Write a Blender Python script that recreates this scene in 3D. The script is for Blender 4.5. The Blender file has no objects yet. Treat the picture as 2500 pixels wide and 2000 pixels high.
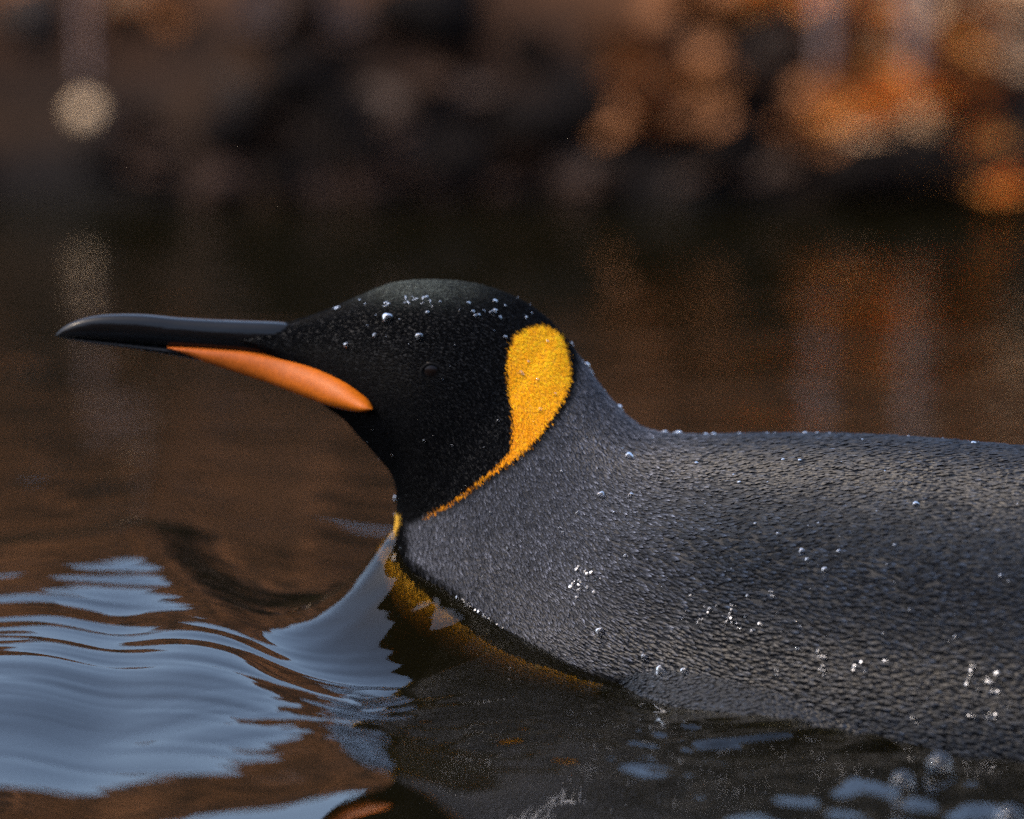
import bpy, math
import numpy as np
from mathutils import Vector

# ------------------------------------------------------------------ camera, sky, sun, exposure
scene = bpy.context.scene
COL = scene.collection
PITCH = math.radians(10.0)
CAM = np.array([0.0, -2.954, 0.628])
LENS = 36.0 * 3.0 / 0.46
FPX = 2500 * LENS / 36.0

cd = bpy.data.cameras.new('camera')
cam = bpy.data.objects.new('camera', cd)
COL.objects.link(cam)
cam.location = CAM
cam.rotation_euler = (math.pi / 2 - PITCH, 0, 0)
cd.lens = LENS
cd.sensor_width = 36.0
cd.clip_start = 0.05
cd.clip_end = 2000
cd.dof.use_dof = True
cd.dof.focus_distance = 2.93
cd.dof.aperture_fstop = 3.7
scene.camera = cam

SUN_EL, SUN_AZ = math.radians(55), math.radians(252)     # azimuth clockwise from +Y: from the left, a little on the camera's side
world = bpy.data.worlds.new('World')
scene.world = world
world.use_nodes = True
wn = world.node_tree
bg = wn.nodes['Background']
sky = wn.nodes.new('ShaderNodeTexSky')
sky.sky_type = 'NISHITA'
sky.sun_disc = False
sky.sun_elevation = SUN_EL
sky.sun_rotation = SUN_AZ
sky.air_density = 1.0
sky.dust_density = 3.0
sky.ozone_density = 1.0
wn.links.new(sky.outputs[0], bg.inputs[0])
bg.inputs[1].default_value = 0.15

sd = bpy.data.lights.new('sun', 'SUN')
sun = bpy.data.objects.new('sun', sd)
COL.objects.link(sun)
sd.energy = 0.5   # hazy late light; most of it comes from the sky
sd.angle = math.radians(1.5)
sd.color = (1.0, 0.80, 0.58)
sdir = Vector((math.sin(SUN_AZ) * math.cos(SUN_EL), math.cos(SUN_AZ) * math.cos(SUN_EL), math.sin(SUN_EL)))
sun.rotation_euler = sdir.to_track_quat('Z', 'Y').to_euler()

scene.view_settings.view_transform = 'Standard'
scene.view_settings.look = 'None'
scene.view_settings.exposure = 1.42
scene.view_settings.gamma = 1.0
scene.view_settings.use_curve_mapping = False
scene.cycles.max_bounces = 10
scene.cycles.transmission_bounces = 8
scene.cycles.glossy_bounces = 5
scene.cycles.diffuse_bounces = 3
scene.cycles.sample_clamp_indirect = 1.3
scene.cycles.use_denoising = False      # the photograph is grainy

# ------------------------------------------------------------------ helpers
rng = np.random.default_rng(7)
CP, SP = math.cos(PITCH), math.sin(PITCH)

def ray(u, v):
    a = (np.asarray(u, float) - 1250) / FPX
    b = -(np.asarray(v, float) - 1000) / FPX
    return a, CP + b * SP, -SP + b * CP

def at_y(u, v, Y):
    dx, dy, dz = ray(u, v)
    t = (Y - CAM[1]) / dy
    return np.stack([CAM[0] + dx * t, CAM[1] + dy * t, CAM[2] + dz * t], -1)

def to_px(P):
    d = P - CAM
    dep = d[..., 1] * CP - d[..., 2] * SP
    up = d[..., 1] * SP + d[..., 2] * CP
    return 1250 + FPX * d[..., 0] / dep, 1000 - FPX * up / dep

def z1(pts):   # coordinates read off enlarged crops of the photograph -> photo pixels
    return [(100 + x / 2.396, 640 + y / 2.396) for x, y in pts]
def z2(pts):
    return [(800 + x / 2.396, 640 + y / 2.396) for x, y in pts]
def z5(pts):
    return [(800 + x / 2.396, 1280 + y / 2.396) for x, y in pts]

def smooth(a, b, x):
    t = np.clip((x - a) / (b - a), 0, 1)
    return t * t * (3 - 2 * t)

def vnoise(x, y, seed=0):
    xi, yi = np.floor(x).astype(np.int64), np.floor(y).astype(np.int64)
    fx, fy = x - xi, y - yi
    fx, fy = fx * fx * fx * (fx * (fx * 6 - 15) + 10), fy * fy * fy * (fy * (fy * 6 - 15) + 10)
    def h(i, j):
        n = (i * 374761393 + j * 668265263 + seed * 974634777) & 0xffffffff
        n = ((n ^ (n >> 13)) * 1274126177) & 0xffffffff
        return ((n ^ (n >> 16)) & 0xffff) / 32767.5 - 1
    a, b, c, d = h(xi, yi), h(xi + 1, yi), h(xi, yi + 1), h(xi + 1, yi + 1)
    return (a + (b - a) * fx) * (1 - fy) + (c + (d - c) * fx) * fy

def fbm(x, y, oct=4, seed=0, gain=0.5):
    s, a = 0, 1
    for k in range(oct):
        s = s + a * vnoise(x * 2 ** k + 13.7 * k, y * 2 ** k - 7.3 * k, seed + k)
        a *= gain
    return s

def sdf(poly, X, Y):       # signed distance to a polygon, positive inside
    p = np.array(poly, float)
    d = np.full(X.shape, 1e18)
    ins = np.zeros(X.shape, bool)
    for i in range(len(p)):
        a, b = p[i], p[(i + 1) % len(p)]
        ex, ey = b - a
        wx, wy = X - a[0], Y - a[1]
        t = np.clip((wx * ex + wy * ey) / (ex * ex + ey * ey + 1e-12), 0, 1)
        d = np.minimum(d, (wx - ex * t) ** 2 + (wy - ey * t) ** 2)
        if ey != 0:
            c = ((a[1] > Y) != (b[1] > Y)) & (X < ex * (Y - a[1]) / ey + a[0])
            ins ^= c
    d = np.sqrt(d)
    return np.where(ins, d, -d)

def catmull(K, n):         # smooth resampling of rows of K (centripetal-ish by chord) to n rows
    K = np.array(K, float)
    ch = np.r_[0, np.cumsum(np.linalg.norm(np.diff(K[:, :4], axis=0), axis=1))]
    t = np.linspace(0, ch[-1], n)
    m = np.zeros_like(K)
    m[1:-1] = (K[2:] - K[:-2]) / (ch[2:] - ch[:-2])[:, None]
    m[0] = (K[1] - K[0]) / (ch[1] - ch[0])
    m[-1] = (K[-1] - K[-2]) / (ch[-1] - ch[-2])
    i = np.clip(np.searchsorted(ch, t, 'right') - 1, 0, len(K) - 2)
    h = (ch[i + 1] - ch[i])[:, None]
    s = ((t - ch[i])[:, None]) / h
    return ((2 * s ** 3 - 3 * s ** 2 + 1) * K[i] + (s ** 3 - 2 * s ** 2 + s) * h * m[i]
            + (-2 * s ** 3 + 3 * s ** 2) * K[i + 1] + (s ** 3 - s ** 2) * h * m[i + 1])

def mesh_np(name, V, F, mat=None, parent=None, smooth_shade=True, attrs=None):
    V = np.asarray(V, np.float32)
    F = np.asarray(F, np.int32)
    me = bpy.data.meshes.new(name)
    n = F.shape[1]
    me.vertices.add(len(V)); me.vertices.foreach_set('co', V.ravel())
    me.loops.add(F.size); me.loops.foreach_set('vertex_index', F.ravel())
    me.polygons.add(len(F))
    me.polygons.foreach_set('loop_start', np.arange(0, F.size, n, dtype=np.int32))
    me.polygons.foreach_set('loop_total', np.full(len(F), n, np.int32))
    me.polygons.foreach_set('use_smooth', np.full(len(F), smooth_shade))
    me.update(calc_edges=True)
    me.validate()
    for k, a in (attrs or {}).items():
        a = np.asarray(a, np.float32)
        if a.ndim == 1:
            me.attributes.new(k, 'FLOAT', 'POINT').data.foreach_set('value', a)
        else:
            c = np.ones((len(a), 4), np.float32); c[:, :3] = a
            me.attributes.new(k, 'FLOAT_COLOR', 'POINT').data.foreach_set('color', c.ravel())
    if mat: me.materials.append(mat)
    o = bpy.data.objects.new(name, me)
    COL.objects.link(o)
    if parent: o.parent = parent
    return o

def ring_faces(nr, ns):
    i, j = np.meshgrid(np.arange(nr - 1), np.arange(ns), indexing='ij')
    j2 = (j + 1) % ns
    return np.stack([i * ns + j, i * ns + j2, (i + 1) * ns + j2, (i + 1) * ns + j], -1).reshape(-1, 4)

def grid_faces(nx, ny):
    i, j = np.meshgrid(np.arange(ny - 1), np.arange(nx - 1), indexing='ij')
    return np.stack([i * nx + j, i * nx + j + 1, (i + 1) * nx + j + 1, (i + 1) * nx + j], -1).reshape(-1, 4)

def loft(K, nr, ns, ymid=None, power=1.0):
    """K rows: top u,v  bottom u,v  half width (m).  Rings stand across the profile plane of the animal."""
    R = catmull(K, nr)
    ym = (lambda u: np.zeros_like(u)) if ymid is None else ymid
    T = at_y(R[:, 0], R[:, 1], ym(R[:, 0]))
    B = at_y(R[:, 2], R[:, 3], ym(R[:, 2]))
    c, ax = (T + B) / 2, (T - B) / 2
    th = np.linspace(0, 2 * np.pi, ns, endpoint=False)
    ct, st = np.cos(th), np.sin(th)
    st = np.sign(st) * np.abs(st) ** power
    P = c[:, None] + ax[:, None] * ct[None, :, None]
    P[:, :, 1] += -R[:, 4][:, None] * st[None, :]
    return P       # (nr, ns, 3)

def close_loft(P):
    nr, ns = P.shape[:2]
    V = np.concatenate([P.reshape(-1, 3), P[0].mean(0)[None], P[-1].mean(0)[None]])
    F = ring_faces(nr, ns)
    j = np.arange(ns); j2 = (j + 1) % ns
    a, b = nr * ns, nr * ns + 1
    c1 = np.stack([np.full(ns, a), j2, j, j], -1)
    c2 = np.stack([np.full(ns, b), (nr - 1) * ns + j, (nr - 1) * ns + j2, (nr - 1) * ns + j2], -1)
    return V, F, c1, c2

def loft_obj(name, P, mat, parent=None, attrs=None):
    V, F, c1, c2 = close_loft(P)
    me = bpy.data.meshes.new(name)
    faces = F.tolist() + c1[:, :3].tolist() + c2[:, :3].tolist()
    me.from_pydata(V.tolist(), [], faces)
    me.polygons.foreach_set('use_smooth', np.ones(len(me.polygons), bool))
    for k, a in (attrs or {}).items():
        a = np.asarray(a, np.float32)
        c = np.ones((len(a), 4), np.float32); c[:, :3] = a
        me.attributes.new(k, 'FLOAT_COLOR', 'POINT').data.foreach_set('color', c.ravel())
    me.materials.append(mat)
    o = bpy.data.objects.new(name, me); COL.objects.link(o)
    if parent: o.parent = parent
    return o

def empty(name, loc=(0, 0, 0)):
    o = bpy.data.objects.new(name, None)
    o.location = loc
    COL.objects.link(o)
    return o

def tag(o, label=None, cat=None, group=None, kind=None):
    for k, v in (('label', label), ('category', cat), ('group', group), ('kind', kind)):
        if v: o[k] = v
    return o

# ------------------------------------------------------------------ materials
def new_mat(name):
    m = bpy.data.materials.new(name)
    m.use_nodes = True
    return m, m.node_tree, m.node_tree.nodes['Principled BSDF']

def nd(t, kind, **kw):
    n = t.nodes.new(kind)
    for k, v in kw.items():
        setattr(n, k, v)
    return n

def noise_mat(name, colors, scale, rough=0.6, bump=0.3, detail=6, coat=0.0, spec=0.5, stretch=None, bscale=None):
    m, t, b = new_mat(name)
    co = nd(t, 'ShaderNodeTexCoord')
    src = co.outputs['Object']
    if stretch:
        mp = nd(t, 'ShaderNodeMapping'); mp.inputs['Scale'].default_value = stretch
        t.links.new(src, mp.inputs[0]); src = mp.outputs[0]
    n = nd(t, 'ShaderNodeTexNoise'); n.inputs['Scale'].default_value = scale; n.inputs['Detail'].default_value = detail
    t.links.new(src, n.inputs['Vector'])
    r = nd(t, 'ShaderNodeValToRGB')
    e = r.color_ramp.elements
    while len(e) < len(colors): e.new(0.5)
    for i, c in enumerate(colors):
        e[i].position = 0.3 + 0.4 * i / max(1, len(colors) - 1)
        e[i].color = (*c, 1)
    t.links.new(n.outputs['Fac'], r.inputs[0])
    t.links.new(r.outputs[0], b.inputs['Base Color'])
    b.inputs['Roughness'].default_value = rough
    b.inputs['Specular IOR Level'].default_value = spec
    b.inputs['Coat Weight'].default_value = coat
    if bump:
        n2 = nd(t, 'ShaderNodeTexNoise'); n2.inputs['Scale'].default_value = bscale or scale * 3; n2.inputs['Detail'].default_value = 5
        t.links.new(src, n2.inputs['Vector'])
        bp = nd(t, 'ShaderNodeBump'); bp.inputs['Strength'].default_value = bump; bp.inputs['Distance'].default_value = 0.01
        t.links.new(n2.outputs['Fac'], bp.inputs['Height'])
        t.links.new(bp.outputs[0], b.inputs['Normal'])
    return m

def attr_mat(name, rough, spec=0.5, coat=0.0, coat_rough=0.1, sheen=0.0, grain=0.0, gscale=800):
    m, t, b = new_mat(name)
    a = nd(t, 'ShaderNodeAttribute', attribute_name='Col')
    t.links.new(a.outputs['Color'], b.inputs['Base Color'])
    b.inputs['Roughness'].default_value = rough
    b.inputs['Specular IOR Level'].default_value = spec
    b.inputs['Coat Weight'].default_value = coat
    b.inputs['Coat Roughness'].default_value = coat_rough
    b.inputs['Sheen Weight'].default_value = sheen
    if grain:
        co = nd(t, 'ShaderNodeTexCoord')
        n = nd(t, 'ShaderNodeTexNoise'); n.inputs['Scale'].default_value = gscale; n.inputs['Detail'].default_value = 3
        t.links.new(co.outputs['Object'], n.inputs['Vector'])
        bp = nd(t, 'ShaderNodeBump'); bp.inputs['Strength'].default_value = grain; bp.inputs['Distance'].default_value = 0.0006
        t.links.new(n.outputs['Fac'], bp.inputs['Height']); t.links.new(bp.outputs[0], b.inputs['Normal'])
    return m

def water_mat():
    m = bpy.data.materials.new('pond_water'); m.use_nodes = True
    t = m.node_tree; t.nodes.clear()
    out = nd(t, 'ShaderNodeOutputMaterial')
    g = nd(t, 'ShaderNodeBsdfGlass'); g.inputs['IOR'].default_value = 1.333; g.inputs['Roughness'].default_value = 0.0
    silt = nd(t, 'ShaderNodeBsdfDiffuse'); silt.inputs['Color'].default_value = (0.070, 0.058, 0.022, 1)   # suspended silt
    mx = nd(t, 'ShaderNodeMixShader'); mx.inputs[0].default_value = 0.04
    t.links.new(g.outputs[0], mx.inputs[1]); t.links.new(silt.outputs[0], mx.inputs[2])
    t.links.new(mx.outputs[0], out.inputs['Surface'])
    va = nd(t, 'ShaderNodeVolumeAbsorption'); va.inputs['Color'].default_value = (0.50, 0.43, 0.14, 1); va.inputs['Density'].default_value = 100.0
    t.links.new(va.outputs[0], out.inputs['Volume'])
    return m

def glass_mat(name):
    m = bpy.data.materials.new(name); m.use_nodes = True
    t = m.node_tree; t.nodes.clear()
    out = nd(t, 'ShaderNodeOutputMaterial')
    g = nd(t, 'ShaderNodeBsdfGlass'); g.inputs['IOR'].default_value = 1.333; g.inputs['Roughness'].default_value = 0.02
    t.links.new(g.outputs[0], out.inputs['Surface'])
    return m

M_water = water_mat()
M_drop = glass_mat('droplet_water')
M_soil = noise_mat('bank_soil', [(0.003, 0.0025, 0.0025), (0.009, 0.0055, 0.004), (0.030, 0.015, 0.007)], 9, rough=0.8, bump=0.8, spec=0.12)
# dry leaf litter higher up the bank, dark wet soil at the water's edge
_t = M_soil.node_tree
_b = _t.nodes['Principled BSDF']
_src = _b.inputs['Base Color'].links[0].from_socket
_co = nd(_t, 'ShaderNodeTexCoord'); _sx = nd(_t, 'ShaderNodeSeparateXYZ'); _t.links.new(_co.outputs['Object'], _sx.inputs[0])
_n = nd(_t, 'ShaderNodeTexNoise'); _n.inputs['Scale'].default_value = 14; _n.inputs['Detail'].default_value = 4; _t.links.new(_co.outputs['Object'], _n.inputs['Vector'])
_r = nd(_t, 'ShaderNodeValToRGB')
_r.color_ramp.elements[0].position = 0.35; _r.color_ramp.elements[0].color = (0.018, 0.009, 0.005, 1)
_r.color_ramp.elements[1].position = 0.68; _r.color_ramp.elements[1].color = (0.19, 0.078, 0.029, 1)
_t.links.new(_n.outputs['Fac'], _r.inputs[0])
_mr = nd(_t, 'ShaderNodeMapRange'); _mr.inputs['From Min'].default_value = 0.06; _mr.inputs['From Max'].default_value = 0.22
_t.links.new(_sx.outputs['Z'], _mr.inputs['Value'])
_mx = nd(_t, 'ShaderNodeMixRGB'); _t.links.new(_mr.outputs[0], _mx.inputs[0]); _t.links.new(_src, _mx.inputs[1]); _t.links.new(_r.outputs[0], _mx.inputs[2])
_t.links.new(_mx.outputs[0], _b.inputs['Base Color'])
M_feather = attr_mat('feather_vanes', 0.40, spec=0.5)
_t = M_feather.node_tree
_a = nd(_t, 'ShaderNodeAttribute', attribute_name='Gloss')
_t.links.new(_a.outputs['Fac'], _t.nodes['Principled BSDF'].inputs['Specular IOR Level'])
M_skin = attr_mat('plumage_base', 0.6, spec=0.3, grain=0.5)

# ------------------------------------------------------------------ ground: pond basin, bank and land to the horizon
def nonuni(segs):
    out = [segs[0][0]]
    for a, b, n in segs:
        out += list(np.linspace(a, b, n + 1)[1:])
    return np.array(out)

BANK_Y = 1.39
def ground_z(x, y):
    edge = 0.05 * vnoise(x * 2.3, y * 0 + 3.1, 5) + 0.025 * vnoise(x * 7.1, y * 0 + 1.1, 9)
    d = np.maximum(np.maximum(np.abs(x) - 5.0, y - BANK_Y - edge), -4.4 - y)
    up = np.where(d > 0, 0.80 * (1 - np.exp(-np.maximum(d, 0) / 0.50)), 0.0)
    dn = np.where(d < 0, -0.42 * (1 - np.exp(np.minimum(d, 0) / 0.25)), 0.0)
    rough = 0.03 * fbm(x * 5, y * 5, 4, 21) * smooth(-0.2, 0.15, d) * np.exp(-np.maximum(d, 0) / 6)
    far = 0.4 * fbm(x * 0.05, y * 0.05, 3, 31) * smooth(8, 60, d)
    sky_block_rise = 2.2 * smooth(-4.6, -7.2, y) * (1 + 0.15 * vnoise(x * 0.4, y * 0.4, 77))  # unseen hill behind the camera, added to keep low sky off the flank
    return up + dn + rough + far + sky_block_rise

gx = nonuni([(-400, -30, 10), (-30, -6, 14), (-6, -1.0, 40), (-1.0, 1.0, 170), (1.0, 6, 40), (6, 30, 14), (30, 400, 10)])
gy = nonuni([(-400, -30, 10), (-30, -8, 12), (-8, -4, 16), (-4, 1.1, 30), (1.1, 2.4, 110), (2.4, 8, 60), (8, 40, 16), (40, 600, 14)])
GX, GY = np.meshgrid(gx, gy)
GV = np.stack([GX, GY, ground_z(GX, GY)], -1).reshape(-1, 3)
ground = mesh_np('ground', GV, grid_faces(len(gx), len(gy)), M_soil)
tag(ground, kind='structure')

def on_ground(u, v):
    dx, dy, dz = ray(u, v)
    lo = None
    ts = np.linspace(3.8, 6.5, 1400)
    p = np.stack([CAM[0] + dx * ts, CAM[1] + dy * ts, CAM[2] + dz * ts], -1)
    g = np.maximum(ground_z(p[:, 0], p[:, 1]), 0.0)
    k = np.argmax(p[:, 2] < g)
    return p[k]

# ------------------------------------------------------------------ the penguin
def ymid(u):
    u = np.asarray(u, float)
    return -0.30 * np.maximum(u - 1350, 0) / FPX * 3.0

D = 1.1596
def dd(*a):
    return [x * D for x in a]
body_K = [   # top (u,v), bottom (u,v) in 2156-wide coordinates, half width m
    (*dd(472, 708), *dd(478, 716), 0.0055),
    (*dd(530, 696), *dd(548, 736), 0.0084),
    (*dd(592, 683), *dd(615, 790), 0.0100),
    (*dd(645, 670), *dd(678, 848), 0.0133),
    (*dd(700, 650), *dd(725, 882), 0.0190),
    (*dd(760, 624), *dd(762, 922), 0.0245),
    (*dd(830, 598), *dd(798, 962), 0.0305),
    (*dd(920, 592), *dd(826, 998), 0.0350),
    (*dd(1010, 602), *dd(836, 1040), 0.0375),
    (*dd(1100, 636), *dd(834, 1090), 0.0395),
    (*dd(1175, 694), *dd(828, 1150), 0.0425),
    (*dd(1228, 765), *dd(832, 1225), 0.0470),
    (*dd(1290, 848), *dd(865, 1330), 0.0560),
    (*dd(1360, 908), *dd(930, 1440), 0.0680),
    (*dd(1460, 924), *dd(1010, 1560), 0.0820),
    (*dd(1600, 924), *dd(1230, 1690), 0.0980),
    (*dd(1800, 926), *dd(1560, 1790), 0.1090),
    (*dd(2000, 938), *dd(1860, 1840), 0.1130),
    (*dd(2300, 970), *dd(2250, 1880), 0.1130),
    (*dd(2700, 1050), *dd(2680, 1880), 0.1030),
    (*dd(3100, 1190), *dd(3100, 1830), 0.0800),
    (*dd(3450, 1380), *dd(3460, 1740), 0.0480),
    (*dd(3700, 1530), *dd(3710, 1660), 0.0180),
]
NR, NS = 620, 320
BP = loft(body_K, NR, NS, ymid)

patch_poly = z2([(1045, 600), (1053, 510), (1090, 430), (1160, 385), (1250, 368), (1320, 395), (1370, 440), (1400, 520), (1418, 600),
                 (1415, 700), (1390, 780), (1350, 850), (1300, 930), (1230, 1020), (1160, 1100), (1080, 1160), (1000, 1215), (900, 1285),
                 (800, 1365), (700, 1432), (600, 1480), (560, 1492), (700, 1420), (800, 1350), (900, 1268), (980, 1203), (1030, 1150), (1070, 1090), (1080, 1000), (1080, 930),
                 (1070, 850), (1055, 780), (1048, 700)])
grey_poly = (z2([(1440, 470), (1470, 560), (1462, 680), (1430, 790), (1380, 880), (1290, 1000), (1200, 1105), (1100, 1185), (1000, 1248),
                 (900, 1320), (780, 1405), (650, 1470), (520, 1515), (472, 1535)])
             + z5([(470, 60), (490, 200), (600, 290), (750, 390), (850, 480), (1000, 580), (1150, 700), (1300, 790), (1480, 850)])
             + [(1700, 1680), (2000, 1790), (2500, 1900), (3000, 1950), (3700, 1950), (4400, 1900), (4400, 900), (2500, 900), (1700, 900), (1450, 700)])
dark_poly = ([(0, 400), (4500, 400), (4500, 2060), (2500, 2010), (1700, 1770)] +
             z5([(1300, 905), (1150, 862), (1000, 792), (850, 682), (720, 562), (600, 452), (480, 332), (400, 232), (375, 130)]) +
             z2([(425, 1500), (385, 1440), (330, 1330)]) + [(860, 1120), (700, 960), (0, 900)])

def side_px(P):
    ym = ymid(to_px(P)[0])
    Q = P.copy()
    Q[..., 1] = ym - np.abs(P[..., 1] - ym)
    return to_px(Q)

C_black = np.array([0.0024, 0.0025, 0.0028])
C_yel = np.array([0.97, 0.43, 0.012])
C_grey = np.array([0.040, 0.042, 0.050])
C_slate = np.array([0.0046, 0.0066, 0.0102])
C_chest = np.array([0.72, 0.40, 0.05])
C_belly = np.array([0.62, 0.60, 0.52])

def plumage(P, jitter=0.0):
    """plumage colour of points on the body"""
    u, v = side_px(P)
    if jitter:
        u = u + rng.normal(0, jitter, u.shape); v = v + rng.normal(0, jitter, v.shape)
    sp = sdf(patch_poly, u, v)
    sg = sdf(grey_poly, u, v)
    sk = sdf(dark_poly, u, v)
    base = C_chest + (C_belly - C_chest) * smooth(1650, 1900, v)[..., None]
    k = smooth(-5, 5, sk)[..., None]
    col = base * (1 - k) + C_black * k
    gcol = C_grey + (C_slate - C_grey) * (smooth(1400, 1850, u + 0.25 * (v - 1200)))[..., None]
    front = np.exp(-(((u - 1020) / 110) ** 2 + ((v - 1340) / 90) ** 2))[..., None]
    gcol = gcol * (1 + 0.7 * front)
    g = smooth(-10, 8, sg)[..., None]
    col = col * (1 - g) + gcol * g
    y = smooth(-3, 4, sp)[..., None]
    ycol = C_yel * (1 + 0.10 * vnoise(u / 22.0, v / 30.0, 88) - 0.10 * smooth(1270, 1240, u))[..., None] ** np.array([0.4, 1.2, 1]) * (1 - 0.22 * smooth(880, 1150, v)[..., None] * np.array([0.6, 1.2, 1]))
    col = col * (1 - y) + ycol * y
    # the crown is a little lighter, olive grey
    crown = np.exp(-(((u - 1010) / 130) ** 2 + ((v - 705) / 34) ** 2))[..., None]
    col = col + crown * (1 - y) * np.array([0.040, 0.046, 0.040])
    return col, sp, sg

penguin = empty('penguin', at_y(1250, 1500, 0.0) * np.array([1, 1, 0]))
tag(penguin, 'king penguin with orange-striped bill and golden ear patch swimming at the pond surface', 'penguin')
off = np.array(penguin.location)

BPl = BP - off
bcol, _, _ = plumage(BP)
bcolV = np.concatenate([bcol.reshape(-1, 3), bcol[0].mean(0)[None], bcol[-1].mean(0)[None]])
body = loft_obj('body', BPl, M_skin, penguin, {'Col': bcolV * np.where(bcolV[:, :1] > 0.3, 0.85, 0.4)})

# --- feathers: overlapping vanes over the whole body, one part
def make_feathers():
    P = BP
    e1 = P[1:, :, :] - P[:-1, :, :]
    jn = np.roll(np.arange(NS), -1)
    A, B_, C, Dq = P[:-1], P[:-1][:, jn], P[1:][:, jn], P[1:]
    nrm = np.cross(C - A, B_ - Dq)
    ar = np.linalg.norm(nrm, axis=-1) / 2
    nrm = nrm / (2 * ar[..., None] + 1e-12)
    cen = (A + B_ + C + Dq) / 4
    ctr = P.mean(1)[:-1][:, None]
    flip = np.sign((nrm * (cen - ctr)).sum(-1)); nrm *= flip[..., None]
    u, v = side_px(cen)
    sg = sdf(grey_poly, u, v)
    neck = smooth(1300, 1750, u + 0.25 * (v - 1250))           # 0 on the neck, 1 on the back
    ingrey = smooth(-15, 15, sg)
    L = 0.0018 + ingrey * (0.0009 + 0.0021 * neck) + smooth(2600, 3200, u) * 0.006
    L = np.where((ingrey < 0.5) & (v > 1330), 0.0045, L)
    spacing = L * 0.27
    dens = 1.0 / (spacing * L * 0.44)
    expct = ar * dens
    keep = (cen[..., 2] > -0.10) & (u > 548)
    expct = np.where(keep, expct, 0)
    cnt = np.floor(expct + rng.random(expct.shape)).astype(int)
    idx = np.repeat(np.arange(cnt.size), cnt.ravel())
    i, j = idx // NS, idx % NS
    n = len(idx)
    a, b = rng.random(n)[:, None], rng.random(n)[:, None]
    pos = (A[i, j] * (1 - a) + Dq[i, j] * a) * (1 - b) + (B_[i, j] * (1 - a) + C[i, j] * a) * b
    N = nrm[i, j]
    T = (Dq[i, j] - A[i, j]) * (1 - b) + (C[i, j] - B_[i, j]) * b
    # around the shoulder and flipper root the feathers droop toward the flank
    T = T / (np.linalg.norm(T, axis=1)[:, None] + 1e-12)
    uu, vv = side_px(pos)
    S0 = np.cross(N, T)
    S0 /= np.linalg.norm(S0, axis=1)[:, None] + 1e-12
    ang = 0.10 * rng.normal(size=n) + 0.18 * vnoise(uu / 90.0, vv / 60.0, 3)
    dirn = T * np.cos(ang)[:, None] + S0 * np.sin(ang)[:, None]
    S = np.cross(N, dirn)
    Ln = (L[i, j] * rng.uniform(0.75, 1.25, n))[:, None]
    Wd = Ln * rng.uniform(0.13, 0.19, n)[:, None]
    lift = (0.03 + 0.20 * rng.random(n))[:, None]
    root = pos - dirn * Ln * 0.35 + N * 0.0001
    mid = pos + dirn * Ln * 0.22 + N * (Ln * lift * 0.75)
    tip = pos + dirn * Ln * 0.65 + N * (Ln * lift)
    midL, midR = mid + S * Wd - N * Ln * 0.04, mid - S * Wd - N * Ln * 0.04
    midC = mid + N * Ln * 0.05
    V = np.stack([root, midL, midC, midR, tip], 1).reshape(-1, 3)
    o = np.arange(n)[:, None] * 5
    F = np.concatenate([o + [0, 2, 1], o + [0, 3, 2], o + [1, 2, 4], o + [2, 3, 4]])
    col, sp, _ = plumage(pos, 3.0)
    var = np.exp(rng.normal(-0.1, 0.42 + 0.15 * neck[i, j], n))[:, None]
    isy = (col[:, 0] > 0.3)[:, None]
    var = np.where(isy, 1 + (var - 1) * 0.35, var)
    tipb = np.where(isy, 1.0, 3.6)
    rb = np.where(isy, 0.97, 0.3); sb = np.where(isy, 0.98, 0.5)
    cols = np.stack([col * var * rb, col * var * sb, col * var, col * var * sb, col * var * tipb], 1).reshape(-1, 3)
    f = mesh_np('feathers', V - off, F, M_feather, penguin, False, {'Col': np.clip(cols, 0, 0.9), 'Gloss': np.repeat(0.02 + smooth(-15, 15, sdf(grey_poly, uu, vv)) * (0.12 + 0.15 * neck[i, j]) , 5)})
    tag(f, kind='stuff')
    return n
NFE = make_feathers()
print('feathers', NFE)

# --- bill
def mat_plain(name, col, rough, coat=0.0, bump=0.0, bscale=300, spec=0.5, coat_rough=0.05, var=0.0, stretch=(1, 1, 1), sss=0.0):
    m, t, b = new_mat(name)
    b.inputs['Roughness'].default_value = rough
    b.inputs['Coat Weight'].default_value = coat
    b.inputs['Coat Roughness'].default_value = coat_rough
    b.inputs['Specular IOR Level'].default_value = spec
    co = nd(t, 'ShaderNodeTexCoord')
    mp = nd(t, 'ShaderNodeMapping'); mp.inputs['Scale'].default_value = stretch
    t.links.new(co.outputs['Object'], mp.inputs[0])
    n = nd(t, 'ShaderNodeTexNoise'); n.inputs['Scale'].default_value = bscale; n.inputs['Detail'].default_value = 5
    t.links.new(mp.outputs[0], n.inputs['Vector'])
    r = nd(t, 'ShaderNodeValToRGB')
    r.color_ramp.elements[0].position = 0.3; r.color_ramp.elements[1].position = 0.7
    r.color_ramp.elements[0].color = (*[c * (1 - var) for c in col], 1)
    r.color_ramp.elements[1].color = (*[c * (1 + var) for c in col], 1)
    t.links.new(n.outputs['Fac'], r.inputs[0]); t.links.new(r.outputs[0], b.inputs['Base Color'])
    if bump:
        bp = nd(t, 'ShaderNodeBump'); bp.inputs['Strength'].default_value = bump; bp.inputs['Distance'].default_value = 0.0008
        t.links.new(n.outputs['Fac'], bp.inputs['Height']); t.links.new(bp.outputs[0], b.inputs['Normal'])
    if sss:
        b.inputs['Subsurface Weight'].default_value = sss
        b.inputs['Subsurface Radius'].default_value = (0.003, 0.001, 0.0005)
    return m

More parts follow.
